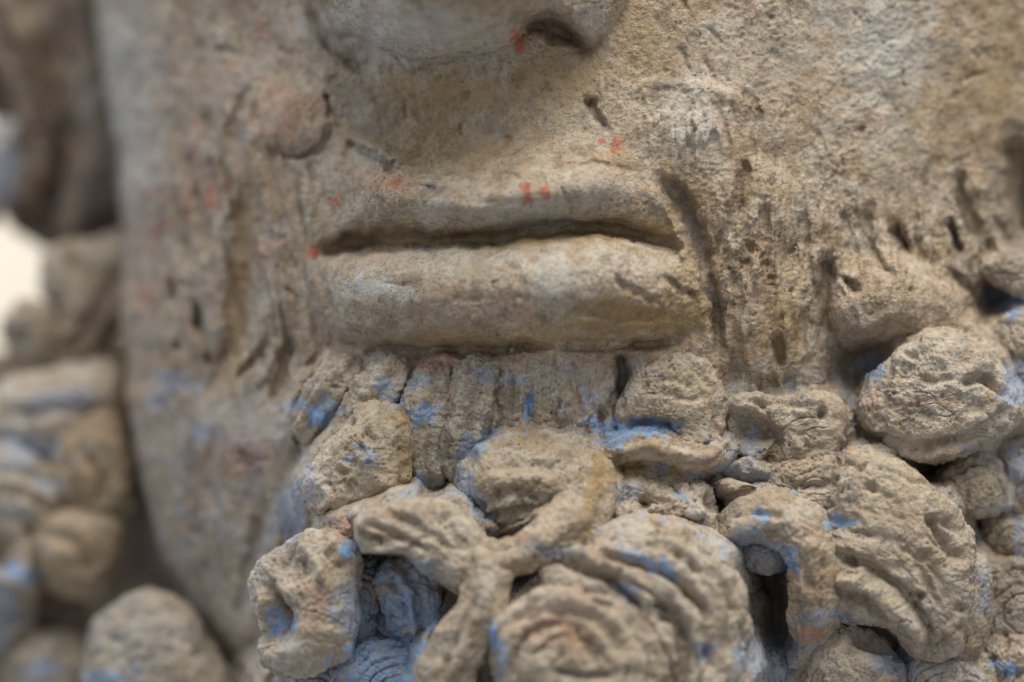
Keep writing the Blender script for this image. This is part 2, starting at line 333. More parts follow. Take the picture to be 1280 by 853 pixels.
    L.new(fin.outputs[0], b1.inputs['Height']); L.new(math_('ADD', math_('MULTIPLY', zone, .85), .12), b1.inputs['Strength'])
    b0 = N.new('ShaderNodeBump'); b0.inputs['Distance'].default_value = 0.00025; b0.inputs['Strength'].default_value = .7
    L.new(spk.outputs[0], b0.inputs['Height']); L.new(b0.outputs[0], b1.inputs['Normal'])
    b2 = N.new('ShaderNodeBump'); b2.inputs['Distance'].default_value = 0.0005; b2.inputs['Strength'].default_value = .45
    L.new(med.outputs[0], b2.inputs['Height']); L.new(b1.outputs[0], b2.inputs['Normal'])
    L.new(b2.outputs[0], bs.inputs['Normal'])
    return m
CLAY = clay_material('weathered_painted_clay')

# ------------------------------------------------------------------ objects
HEADBASE = np.array(W(np.array([700.0, 1060.0, -520.0])))
head = bpy.data.objects.new('sculpted_head', None); col.objects.link(head)
head.location = HEADBASE.tolist(); head.empty_display_size = 0.02
head['label'] = 'weathered beige clay head of a bearded man with blue paint traces in its curls'
head['category'] = 'sculpture'

def mesh_obj(name, P, quads, parent, masks, label=None):
    me = bpy.data.meshes.new(name)
    V = W(P).astype(np.float32)
    quads = np.asarray(quads, np.int32)
    me.vertices.add(len(V)); me.vertices.foreach_set('co', V.ravel())
    me.loops.add(quads.size); me.loops.foreach_set('vertex_index', quads.ravel())
    me.polygons.add(len(quads))
    me.polygons.foreach_set('loop_start', np.arange(0, quads.size, 4, dtype=np.int32))
    me.polygons.foreach_set('loop_total', np.full(len(quads), 4, np.int32))
    me.update(calc_edges=True)
    me.polygons.foreach_set('use_smooth', np.ones(len(quads), bool))
    for an, ks in (('pigment_and_light', ('blue', 'red', 'pale')), ('stain_and_shade', ('ochre', 'slate', 'brown'))):
        at = me.attributes.new(an, 'FLOAT_COLOR', 'POINT')
        c = np.ones((len(V), 4), np.float32)
        for i, k in enumerate(ks): c[:, i] = masks[k]
        at.data.foreach_set('color', c.ravel())
    me.validate()
    me.materials.append(CLAY)
    o = bpy.data.objects.new(name, me); col.objects.link(o)
    o.parent = parent
    if parent is head: o.location = (-HEADBASE).tolist()
    if label: o['label'] = label
    return o

def quad_grid(nr, nc, wrap=False):
    i = np.arange(nr - 1)[:, None]; j = np.arange(nc if wrap else nc - 1)[None, :]
    a = i * nc + j; b = i * nc + (j + 1) % nc
    return np.stack([a, b, b + nc, a + nc], -1).reshape(-1, 4)

# ------------------------------------------------------------------ list of curls (built after the face sheet they grow from)
PIECES = []
def lump(*a, **k): PIECES.append(('lump', a, k)); return a[0]
def strand(*a, **k): PIECES.append(('strand', a, k)); return a[0]
def ring(cx, cy, rx, ry, rot=0, n=9, jit=.06, seed=0):
    rs = np.random.RandomState(seed + int(cx * 7 + cy)); out = []
    for i in range(n):
        a = 2 * math.pi * i / n; f = 1 + rs.uniform(-jit, jit)
        u, v = rx * math.cos(a) * f, ry * math.sin(a) * f
        c, s = math.cos(math.radians(rot)), math.sin(math.radians(rot))
        out.append((cx + u * c - v * s, cy + u * s + v * c))
    return out

GREY = {'slate': .35, 'pale': .25}
# --- hair and far curls at the left, behind the cheek
lump('hair', 'head', [(150, -190), (168, -60), (176, 80), (178, 200), (160, 290), (90, 318), (30, 296), (2, 262), (20, 200), (-6, 150), (-60, 60), (-120, -60), (-60, -200), (60, -240)], -780, 110, e=0.90, rough=1.3, base={'brown': 1.25},
    grooves=[([(30, -40), (50, 80), (80, 160), (70, 240)], 16, -26), ([(100, -20), (112, 90), (120, 200), (100, 280)], 14, -24), ([(-20, 20), (10, 110), (30, 180)], 14, -24)], step=3, label='dark brown hair mass beside the cheek')
hl = [
    ([(-10, -30, -700, 34), (30, 60, -680, 40), (60, 140, -670, 34), (40, 220, -680, 26), (10, 270, -690, 18)], {'brown': 1.1}),
    ([(80, -60, -690, 36), (100, 60, -670, 34), (120, 170, -660, 34), (110, 250, -670, 30), (70, 300, -680, 20)], {'brown': 1.0, 'slate': .2}),
    ([(20, 150, -690, 20), (0, 200, -680, 24), (-14, 250, -680, 20), (-30, 290, -680, 12)], {'pale': .4, 'blue': .3}),
]
for pts, b in hl:
    strand('hair_lock', 'hair', pts, base=b, rough=1.2, step=3, gdepth=5)
lump('hair_lock', 'hair', [(60, 312), (112, 296), (168, 290), (186, 330), (172, 380), (140, 420), (104, 462), (62, 474), (46, 440), (58, 390), (48, 348)], -570, 60, base={'slate': .25}, step=2.6, grooves=[([(150, 330), (120, 400), (80, 450)], 10, -14), ([(100, 310), (76, 370), (60, 420)], 9, -10)])
lump('hair_lock', 'hair', ring(36, 410, 36, 40), -540, 50, base={'slate': .3}, step=2.4, dents=[(22, 426, 17, 16, 0, -34)])

lump('neck', 'head', [(-60, 470), (60, 430), (200, 420), (330, 500), (420, 700), (440, 1000), (200, 1060), (-40, 1020), (-120, 800), (-110, 620)], -860, 130, base={'brown': .6}, step=5, rough=1.0)
# left beard cluster, out of focus
far = [
    ([(0, 482), (60, 462), (124, 452), (156, 478), (160, 530), (150, 572), (90, 590), (20, 580), (-30, 540)], -470, 80, dict(pale=.45, slate=.25), [([(10, 520), (80, 510), (140, 520)], 11, -14)]),
    ([(80, 520), (140, 510), (168, 570), (170, 630), (140, 660), (90, 650), (60, 610), (60, 560)], -440, 70, dict(ochre=.2), [([(100, 560), (130, 600), (120, 640)], 9, -12)]),
    ([(-40, 560), (20, 552), (70, 580), (86, 630), (60, 670), (10, 668), (-40, 640)], -440, 72, dict(pale=.3), [([(-20, 590), (30, 586), (70, 610)], 9, -8), ([(-20, 622), (30, 616), (70, 640)], 8, -7)]),
    ([(40, 650), (90, 630), (146, 650), (150, 700), (120, 742), (70, 744), (40, 710)], -430, 72, dict(ochre=.25), [([(60, 670), (100, 680), (110, 730)], 9, -14)]),
    ([(-50, 640), (10, 630), (44, 664), (50, 720), (30, 760), (-20, 790), (-70, 740)], -440, 72, dict(pale=.25), []),
    ([(-60, 730), (0, 720), (40, 744), (36, 800), (0, 840), (-60, 830)], -480, 64, dict(pale=.3, blue=.25), []),
]
for o, d, th, b, g in far:
    lump('beard_curl', 'beard', o, d, th, base=b, grooves=g, step=2.4, rough=1.2, dents=[(2, 690, 22, 24, 0, -70)])
lump('beard_curl', 'beard', [(110, 806), (128, 764), (172, 738), (214, 744), (252, 776), (282, 834), (288, 900), (130, 910), (104, 856)], -300, 86, base={'slate': .35, 'pale': .4}, step=2.2, rough=1.0, dents=[(150, 800, 14, 40, 0, -8)])
lump('beard_curl', 'beard', ring(58, 838, 62, 56), -480, 70, base={'slate': .3, 'pale': .3}, step=2.4)
lump('beard_curl', 'beard', ring(40, 770, 70, 60), -580, 70, base={'slate': .5}, step=2.6)
lump('beard_curl', 'beard', ring(120, 900, 90, 70), -500, 70, base={'slate': .4}, step=2.8)
lump('beard_curl', 'beard', ring(110, 560, 90, 130, 10), -590, 80, base={'slate': .3}, step=2.8)

# --- front curls
# locks hanging right under the lip
lump('beard_curl', 'beard', [(622, 452), (650, 432), (690, 428), (735, 436), (768, 452), (772, 500), (754, 540), (716, 548), (670, 552), (628, 544), (612, 505)], -26, 40, e=.8, comb=None, sink=-4, rough=1.35,
    grooves=[([(666, 488), (660, 510), (664, 530)], 7, -12), ([(700, 490), (694, 524), (712, 530)], 4, -9), ([(724, 470), (736, 505)], 6, -7), ([(648, 446), (640, 480), (634, 530)], 6, -8), ([(690, 440), (688, 470)], 4, -5)],
    dents=[(752, 521, 7, 9, 0, -22), (700, 456, 9, 6, 0, -6)], base={'pale': .2})
for pts in ([(604, 440, -20, 18), (598, 470, -8, 30), (584, 516, -6, 32), (572, 566, -14, 28), (580, 600, -34, 18)],
            [(552, 446, -26, 16), (544, 480, -16, 30), (530, 530, -12, 32), (534, 580, -20, 26), (548, 610, -42, 14)],
            [(504, 446, -34, 16), (486, 474, -24, 28), (462, 506, -26, 28), (430, 540, -44, 20)],
            [(448, 446, -60, 14), (424, 474, -50, 24), (398, 508, -62, 24), (376, 552, -90, 16)]):
    strand('beard_strand', 'beard', pts, flat=.62, gdepth=3.2, grooves=3, rough=1.7, base={'pale': .45})
# oval curl
lump('beard_curl', 'beard', [(436, 520), (466, 504), (500, 512), (517, 545), (516, 590), (500, 620), (470, 638), (440, 648), (402, 650), (384, 628), (388, 594), (408, 556)], 0, 52, e=0.95, rough=1.35, sink=34, comb=None,
    grooves=[([(398, 600), (408, 620), (400, 640)], 6, 8), ([(424, 600), (440, 620)], 5, -8), ([(450, 540), (470, 556)], 5, -7), ([(500, 540), (506, 580), (496, 612)], 7, -9)],
    dents=[(452, 560, 6, 6, 0, -8), (440, 577, 6, 6, 0, -7), (412, 646, 5, 6, 0, -12), (426, 590, 8, 5, 0, -8), (436, 525, 5, 5, 0, -9)], base={'ochre': .3})
# hooked curl with a hollow
lump('beard_curl', 'beard', [(352, 680), (384, 662), (420, 664), (446, 684), (452, 730), (446, 780), (438, 816), (406, 838), (368, 846), (332, 836), (320, 812), (330, 796), (318, 766), (312, 726), (326, 698)], 40, 58, e=0.85, rough=1.2, nofill=True, comb=None,
    grooves=[([(318, 720), (336, 748), (352, 772), (346, 796), (324, 802)], 13, -22), ([(392, 690), (400, 712), (396, 730)], 6, 10), ([(376, 690), (388, 720)], 5, -10), ([(410, 680), (420, 700), (440, 706)], 7, -12), ([(344, 690), (370, 700), (376, 730)], 12, -9)],
    dents=[(346, 776, 17, 24, -25, -48), (352, 712, 28, 22, 0, -10)], base={'pale': .12})
# ball curls behind the arch, blue
lump('beard_curl', 'beard', [(476, 708), (510, 698), (540, 716), (552, 754), (544, 790), (520, 802), (496, 792), (476, 764), (466, 730)], 28, 46, rough=1.1, base={'blue': .12, 'pale': .35},
    grooves=[([(480, 720), (500, 744), (506, 790)], 7, -10), ([(500, 706), (524, 740), (526, 796)], 7, -12), ([(486, 740), (512, 756)], 5, 7)])
lump('beard_curl', 'beard', ring(488, 846, 74, 52), 6, 50, rough=1.0, base={'blue': .6, 'pale': .3})
lump('beard_curl', 'beard', [(446, 700), (470, 690), (478, 740), (474, 790), (450, 816), (432, 790), (436, 730)], -6, 30, rough=1.0, base={'blue': .4, 'slate': .3, 'pale': .3})
lump('beard_curl', 'beard', ring(434, 662, 20, 22), 40, 30, rough=1.0, base={'red': .25, 'pale': .3})
lump('beard_curl', 'beard', ring(400, 860, 60, 46), -40, 40, base={'slate': .4, 'blue': .3})
# arch: body and two legs
lump('beard_strand', 'beard', [(446, 650), (470, 634), (520, 624), (570, 632), (604, 660), (618, 700), (606, 740), (570, 742), (546, 724), (520, 704), (480, 690), (450, 690)], 84, 46, e=.76, rough=1.35, sink=20, comb=None,
    grooves=[([(462, 652), (500, 672), (540, 690)], 6, -10), ([(476, 640), (520, 656), (566, 690)], 5, -8), ([(450, 668), (480, 678)], 5, -10), ([(466, 644), (452, 664)], 5, 6), ([(545, 640), (585, 690)], 7, -6)], dents=[(530, 672, 6, 5, 0, -7)], base={'pale': .15})
strand('beard_strand', 'beard', [(598, 676, 92, 22), (611, 712, 118, 27), (602, 756, 130, 29), (574, 808, 128, 32), (542, 876, 110, 38)], flat=.85, gdepth=5, blunt=.2, skip=('blue',), gr=[([(598, 740), (570, 800), (548, 860)], 6, -10)], base={'pale': .15})
# round curl with a band sweeping down to the left
lump('beard_curl', 'beard', [(586, 592), (602, 566), (640, 552), (690, 550), (726, 562), (746, 590), (742, 630), (712, 662), (664, 672), (620, 664), (594, 636)], 26, 56, e=.9, rough=1.4, comb=None,
    grooves=[([(610, 590), (650, 578), (700, 590)], 7, -5), ([(606, 630), (640, 614), (684, 624)], 7, -9), ([(602, 648), (640, 642), (690, 636)], 7, -12), ([(620, 606), (660, 596), (690, 604)], 5, 4)], dents=[(668, 626, 6, 6, 0, -9)], base={'ochre': .15})
strand('beard_strand', 'beard', [(712, 572, 44, 22), (737, 600, 58, 31), (723, 644, 82, 34), (676, 680, 110, 27), (632, 699, 120, 22), (588, 706, 116, 24)], flat=.62, gdepth=3.5, blunt=.14, base={'pale': .1})
# round plate right of centre
lump('beard_curl', 'beard', [(786, 470), (806, 446), (846, 440), (884, 456), (904, 492), (906, 540), (896, 574), (866, 592), (830, 588), (800, 578), (776, 556), (768, 520), (774, 492)], -6, 36, e=.66, rough=1.3, comb=None, sink=6,
    grooves=[([(806, 452), (846, 448), (884, 476), (894, 520), (892, 570)], 5, -7), ([(812, 480), (840, 476), (864, 486)], 4, -4), ([(830, 490), (860, 500), (876, 494)], 4, -4), ([(776, 534), (810, 532), (846, 536)], 9, -24), ([(880, 560), (890, 558)], 6, -14)],
    dents=[(884, 562, 8, 6, -10, -12), (830, 546, 24, 8, 0, -6)])
strand('beard_strand', 'beard', [(748, 578, 20, 12), (776, 564, 34, 15), (810, 556, 42, 15), (846, 566, 44, 15), (880, 572, 38, 16), (902, 560, 22, 12)], flat=.85, gdepth=2.5, blunt=.15)
# central lumps under the plate
lump('beard_curl', 'beard', [(758, 610), (790, 592), (840, 600), (880, 606), (900, 640), (896, 680), (850, 700), (790, 690), (750, 676), (738, 640)], 14, 48, e=0.90, rough=1.6,
    grooves=[([(770, 630), (800, 622), (840, 634)], 6, -9), ([(800, 600), (806, 640)], 8, -11), ([(780, 655), (830, 650), (880, 662)], 6, -9), ([(860, 634), (880, 644)], 7, 10)], dents=[(903, 630, 20, 12, 30, -26), (806, 630, 8, 10, 0, -14), (874, 650, 6, 5, 0, -12), (780, 612, 8, 8, 0, -8)])
lump('beard_curl', 'beard', ring(868, 642, 11, 8, 15), 58, 12, rough=.8, base={'pale': .7})  # bead painted pale to give a small white highlight
# lock with squared end
lump('beard_curl', 'beard', [(908, 502), (936, 492), (980, 494), (1024, 494), (1052, 510), (1058, 540), (1048, 572), (1020, 584), (984, 580), (940, 576), (910, 560), (902, 530)], -22, 36, e=.62, rough=1.3, comb=None, sink=8,
    grooves=[([(930, 500), (970, 504), (1016, 512)], 4, -8), ([(960, 528), (972, 556), (956, 582)], 6, -12), ([(908, 524), (940, 528), (966, 552)], 12, -20), ([(1000, 540), (1010, 570)], 6, -8)], dents=[(1026, 518, 6, 10, 0, -18), (1004, 556, 9, 12, 0, 8), (934, 548, 28, 16, 18, -26)])
lump('beard_curl', 'beard', [(888, 580), (930, 574), (968, 580), (996, 606), (988, 640), (950, 650), (914, 640), (888, 612)], -10, 34, rough=1.3, grooves=[([(884, 594), (920, 590), (970, 606)], 8, -30), ([(900, 626), (940, 616), (980, 626)], 5, -9), ([(920, 640), (960, 632)], 4, -6)])
lump('beard_curl', 'beard', [(968, 574), (1010, 566), (1044, 580), (1048, 630), (1030, 670), (990, 672), (968, 640), (960, 600)], -6, 36, rough=1.4, grooves=[([(980, 600), (1010, 610), (1040, 604)], 5, -9), ([(984, 640), (1020, 634)], 5, -8)], dents=[(986, 612, 9, 7, 0, -9)])
# great coil at the bottom
lump('beard_curl', 'beard', [(684, 700), (730, 680), (800, 664), (870, 676), (916, 710), (936, 760), (938, 810), (926, 880), (860, 930), (760, 940), (690, 900), (660, 820), (672, 750)], 92, 76, e=.78, rough=1.2, comb=(722, 860, 34, 9, 1), centre=(785, 800),
    grooves=[([(664, 706), (700, 700), (744, 714), (784, 744), (800, 762)], 7, -30), ([(740, 690), (790, 700), (830, 716), (868, 744), (884, 770)], 7, -22), ([(816, 754), (850, 764)], 5, -18), ([(820, 770), (846, 776), (856, 810), (850, 870)], 9, -22), ([(880, 700), (912, 750), (914, 820)], 7, -9), ([(760, 676), (830, 686), (890, 720)], 6, -8), ([(880, 780), (890, 840)], 7, -8), ([(720, 690), (780, 716), (812, 750)], 8, 8)],
    dents=[(886, 816, 10, 8, 0, -10), (812, 750, 8, 6, 0, 8)])
lump('beard_curl', 'beard', [(610, 800), (622, 770), (652, 746), (700, 733), (750, 734), (800, 756), (836, 790), (842, 850), (820, 920), (740, 950), (660, 930), (620, 870)], 128, 66, e=.8, rough=1.0, comb=(716, 836, 27, 9, 1), centre=(722, 836),
    grooves=[([(640, 776), (680, 758), (720, 762), (760, 784), (776, 820)], 8, -15), ([(652, 800), (690, 776), (730, 796), (750, 830)], 8, -12), ([(690, 838), (730, 846), (770, 842)], 6, -14), ([(650, 790), (640, 830), (660, 860)], 8, -8), ([(780, 770), (812, 810), (816, 860)], 8, -9), ([(700, 780), (740, 800)], 9, 7)], base={'pale': .15})
# arch with a deep hole
strand('beard_strand', 'beard', [(900, 680, 20, 20), (928, 656, 40, 28), (964, 650, 50, 34), (1000, 668, 56, 32), (1016, 714, 56, 30), (1014, 766, 44, 28), (1000, 806, 20, 20)], flat=.85, gdepth=3, blunt=.14, rough=1.3, gr=[([(940, 640), (980, 646)], 5, -8), ([(1000, 690), (1014, 740)], 6, -8)])
lump('beard_curl', 'beard', ring(958, 692, 33, 27), 4, 36, rough=1.2, base={'blue': .3, 'slate': .3}, nofill=True)
lump('beard_curl', 'beard', ring(960, 846, 50, 40), -50, 40, base={'blue': .4, 'slate': .2}, rough=1.5)
# large curl at the right with slanting grooves
lump('beard_curl', 'beard', [(1046, 590), (1078, 566), (1120, 574), (1160, 598), (1196, 640), (1218, 690), (1224, 750), (1210, 806), (1176, 824), (1136, 812), (1100, 786), (1060, 778), (1030, 756), (1022, 700), (1030, 640)], 4, 66, e=.76, rough=1.15, comb=(1020, 830, 30, 6, -1), sink=14, centre=(1122, 700),
    grooves=[([(1044, 694), (1080, 706), (1120, 732), (1150, 770), (1166, 806)], 7, -18), ([(1036, 724), (1080, 732), (1120, 764), (1150, 800)], 9, 12), ([(1044, 742), (1080, 752), (1116, 780)], 6, -12), ([(1160, 640), (1176, 670), (1200, 700)], 6, -20), ([(1150, 600), (1190, 650), (1212, 710)], 6, 8), ([(1048, 700), (1066, 706)], 5, -12), ([(1072, 668), (1120, 676), (1160, 704), (1190, 760)], 6, -4), ([(1136, 740), (1156, 748)], 6, -14), ([(1140, 700), (1176, 760)], 5, -8), ([(1196, 756), (1206, 764)], 5, -10)],
    dents=[(1090, 608, 10, 6, 0, -14), (1154, 696, 12, 8, 0, -8), (1054, 655, 22, 10, 0, -7)])
lump('beard_curl', 'beard', [(1020, 800), (1060, 780), (1100, 796), (1130, 830), (1120, 890), (1040, 900), (1000, 860)], -10, 44, rough=1.4, dents=[(1098, 796, 26, 16, 0, -40)], base={'pale': .15})
lump('beard_curl', 'beard', [(1130, 826), (1170, 816), (1216, 824), (1232, 870), (1180, 910), (1120, 890)], -24, 40, rough=1.4, base={'blue': .2, 'pale': .2})
# wave and big knob at the upper right
lump('beard_curl', 'beard', [(1112, 450), (1140, 422), (1190, 416), (1236, 436), (1262, 474), (1276, 510), (1262, 540), (1224, 560), (1178, 578), (1130, 572), (1092, 550), (1072, 520), (1080, 486)], -40, 66, e=.72, rough=1.4, comb=None, sink=22, centre=(1172, 500),
    grooves=[([(1204, 480), (1232, 474), (1268, 500)], 6, -18), ([(1086, 540), (1110, 552), (1170, 556), (1226, 540), (1266, 508)], 7, -9), ([(1096, 556), (1150, 568), (1210, 554)], 6, 8), ([(1150, 476), (1190, 474)], 5, -6)], dents=[(1112, 468, 5, 6, 0, -7), (1140, 446, 8, 5, 20, -8), (1218, 512, 14, 9, -30, -8), (1150, 520, 22, 12, 0, -4)])
lump('beard_curl', 'beard', ring(1214, 606, 46, 44), -70, 44, rough=.9, base={'slate': .15}, dents=[(1210, 604, 20, 20, 0, -5)])
edge = [
    ([(1248, 400), (1268, 388), (1300, 392), (1320, 430), (1300, 464), (1266, 460), (1248, 436)], -96, 30, dict(pale=.2)),
    ([(1262, 450), (1290, 440), (1330, 470), (1320, 540), (1284, 540), (1270, 500)], -100, 30, dict(blue=.3)),
    ([(1246, 560), (1276, 540), (1320, 560), (1330, 630), (1290, 660), (1250, 630)], -110, 40, dict(slate=.2)),
    ([(1226, 650), (1262, 636), (1310, 650), (1330, 700), (1290, 720), (1240, 700)], -104, 36, dict(ochre=.2)),
    ([(1214, 700), (1260, 690), (1320, 710), (1330, 790), (1280, 810), (1226, 790)], -84, 40, dict(slate=.25)),
    ([(1216, 800), (1256, 786), (1310, 800), (1330, 860), (1280, 900), (1224, 880)], -80, 44, dict(pale=.1)),
    ([(1230, 330), (1262, 316), (1310, 330), (1320, 380), (1270, 372), (1240, 360)], -120, 30, dict(ochre=.2)),
]
for o, d, th, b in edge:
    lump('beard_curl', 'beard', o, d, th, base=b, rough=1.5)

# ------------------------------------------------------------------ face sheet
STEP = 1.75
def axis(lo, hi, a, b, step):
    mid = np.arange(a, b, step)
    def out(n, L):
        t = np.linspace(0, 1, n + 1)[1:]; return L * (0.12 * t + 0.88 * t ** 2.2)
    return np.concatenate([(a - out(70, a - lo))[::-1], mid, b - step + out(70, hi - b + step)])
tx = axis(-520, 1900, 90, 1300, STEP); ty = axis(-320, 1120, -20, 873, STEP)
T, Yg = np.meshgrid(tx, ty)
Ey = np.interp(Yg, [-320, -50, 0, 100, 200, 300, 400, 500, 600, 700, 760, 853, 1120], [110, 112, 118, 130, 150, 156, 152, 152, 172, 200, 236, 305, 420])
Ey = Ey + 7 * perlin(Yg / 70, 0 * Yg + 3, 0 * Yg) + 3 * perlin(Yg / 22, 0 * Yg + 7, 0 * Yg)
k = 36.0
spL = k * np.logaddexp(0, (T - Ey) / k); dropL = k * np.logaddexp(0, (Ey - T) / k)
X = Ey + spL
ER = 1640.0; k2 = 60.0
dropR = k2 * np.logaddexp(0, (X - ER) / k2); X = X - dropR
Y = Yg
def base_depth(X, Y):
    D = -0.00105 * np.clip(720 - X, 0, None) ** 2 - 0.00048 * np.clip(X - 720, 0, None) ** 2
    D = D + 34 * np.exp(-((X - 640) / 330) ** 2 - ((Y - 300) / 200) ** 2)
    D = D - 8 * sstep(430, 520, Y) * sstep(330, 460, X)
    for cx, cy, rx, ry, rot, h in ((585, 505, 26, 60, 8, 17), (535, 535, 27, 80, 2, 18), (475, 490, 48, 34, -10, 14), (690, 490, 78, 60, 0, 10), (420, 500, 30, 30, 0, 8)):
        D = D + h * dome(ell(X, Y, cx, cy, rx, ry, rot), .8)
    D = D - 0.16 * np.clip(Y - 640, 0, None) * sstep(420, 300, X)
    return D
D = base_depth(X, Y) - 1.35 * dropL - 1.5 * dropR
P0 = np.stack([X, Y, D], -1)
wx = fbm(P0, 40, 2, 90.0) * 6; wy = fbm(P0, 40, 2, 95.0) * 5
Xw = X + wx; Yw = Y + wy
D -= 0.9 * np.clip(-Y - 180, 0, None)
# nose
nd = 225 * dome(ell(Xw, Yw, 548, -70, 172, 146), .55)
nd = np.maximum(nd, 12 * np.logaddexp(nd / 12, 82 * dome(ell(Xw, Yw, 712, -26, 76, 90, 6), .6) / 12) - 8)
nd = np.maximum(nd, 90 * dome(ell(Xw, Yw, 432, -30, 50, 76), .6))
D += nd * (1 - 0.0 * X)
D -= 40 * gau(ell(X, Y, 570, 140, 105, 55))
# upper lip and mouth
ym = np.interp(Xw, [380, 410, 430, 480, 520, 600, 680, 750, 810, 850, 890], [325, 312, 305, 299, 302, 300, 289, 286, 296, 312, 330])
yb = np.interp(Xw, [370, 392, 420, 470, 560, 640, 740, 820, 870, 900], [372, 396, 424, 437, 439, 436, 432, 428, 410, 395])
tu = sstep(400, 490, X) * sstep(870, 690, X)
v = (ym - 5 - Yw) / 92.0
D += 54 * tu * sstep(-.14, .5, v) * (1 - sstep(.48, 1.3, v))
tl = np.clip(sstep(372, 460, X), 0, 1) ** .8 * sstep(915, 770, X)
v = (Yw - ym - 4) / np.clip(yb - ym - 2, 20, None)
vv = np.clip(v, 0, 1) ** 0.9
D += 68 * tl * np.clip(1 - (2 * vv - 1) ** 2, 0, 1) ** .8
xs = np.linspace(415, 850, 16)
mw = np.interp(xs, [415, 450, 560, 700, 780, 850], [1.1, 1.2, .75, .85, .9, .6])
D -= 33 * stroke_field(X, Yw, [(x, float(np.interp(x, [410, 430, 480, 520, 600, 680, 750, 810, 850], [312, 305, 299, 300, 298, 287, 285, 296, 312])), m) for x, m in zip(xs, mw)], 13)
D -= 34 * stroke_field(Xw, Yw, [(462, 434, .8), (500, 440, 1.2), (560, 437, .8), (610, 437, 1.3), (645, 431, .8), (690, 428, .5)], 9)
D -= 12 * stroke_field(Xw, Yw, [(690, 428), (760, 430), (840, 432)], 8)
# cheek lumps, moustache masses, jaw locks
D += 24 * dome(ell(Xw, Yw, 360, 146, 62, 52), 1.1)
D += 20 * gau(ell(X, Y, 850, 160, 90, 60)) + 20 * gau(ell(X, Y, 955, 350, 85, 120))
D += 14 * dome(ell(Xw, Yw, 945, 260, 60, 70), .6) + 12 * dome(ell(Xw, Yw, 962, 400, 62, 80), .5)
D += 22 * gau(ell(X, Y, 300, 548, 80, 60)) + 24 * gau(ell(X, Y, 190, 620, 30, 170, -8))
D += 14 * gau(ell(X, Y, 470, 220, 60, 26, 20))
D -= 30 * gau(ell(X, Y, 330, 40, 70, 60)) * .5
def poly_sd(X, Y, pts):
    o = catmull(pts, 6, closed=True); best = np.full(X.shape, 1e9); ins = np.zeros(X.shape, bool)
    m = (X > o[:, 0].min() - 90) & (X < o[:, 0].max() + 90) & (Y > o[:, 1].min() - 90) & (Y < o[:, 1].max() + 90)
    x = X[m]; y = Y[m]; bb = np.full(x.shape, 1e9); ii = np.zeros(x.shape, bool)
    for i in range(len(o)):
        a = o[i]; b = o[(i + 1) % len(o)]; d = b - a
        t = np.clip(((x - a[0]) * d[0] + (y - a[1]) * d[1]) / max(d @ d, 1e-9), 0, 1)
        bb = np.minimum(bb, (x - a[0] - t * d[0]) ** 2 + (y - a[1] - t * d[1]) ** 2)
        c = (a[1] > y) != (b[1] > y)
        ii ^= c & (x < (b[0] - a[0]) * (y - a[1]) / (b[1] - a[1] + 1e-12) + a[0])
    best[m] = np.sqrt(bb); ins[m] = ii
    return np.where(ins, best, -best)
LOCK = [(1036, 380), (1046, 350), (1070, 320), (1110, 310), (1160, 326), (1204, 358), (1228, 392), (1250, 440), (1246, 480), (1200, 490), (1150, 460), (1128, 428), (1100, 436), (1074, 442), (1048, 428)]
lsd = poly_sd(Xw, Yw, LOCK)
D += 58 * np.clip(lsd / 34, 0, 1) ** .5 * sstep(296, 384, Y + .12 * (1140 - X)) + 14 * gau(ell(X, Y, 1150, 340, 90, 40, 20))
strandL = sstep(170, 230, X) * sstep(440, 380, X) * sstep(120, 220, Y) * sstep(530, 440, Y)
D += strandL * (11 * perlin(X / 13 - Y / 60, Y / 130, 0 * X + 4) + 6 * perlin(X / 6 - Y / 26, Y / 70, 0 * X + 8))
strandR = np.clip(gau(ell(X, Y, 960, 330, 110, 150)) + gau(ell(X, Y, 860, 155, 70, 50)) + gau(ell(X, Y, 1170, 300, 110, 70)), 0, 1)
D += strandR * (8 * perlin(X / 11 - Y / 70, Y / 60, 0 * X + 14) + 5 * perlin(X / 5 + Y / 60, Y / 32, 0 * X + 18))
beardz = sstep(440, 480, Y + 0.0 * X) * sstep(350, 420, X)
D += beardz * (8 * fbm(P0, 34, 3, 44.0) + 7 * perlin(X / 12, Y / 44, 0 * X + 24) + 4 * perlin(X / 5.5, Y / 22, 0 * X + 27))
D += sstep(470, 520, Y) * sstep(400, 330, X) * 7 * perlin(X / 30 - Y / 200, Y / 180, 0 * X + 31)
fill = np.full_like(X, -1e4)
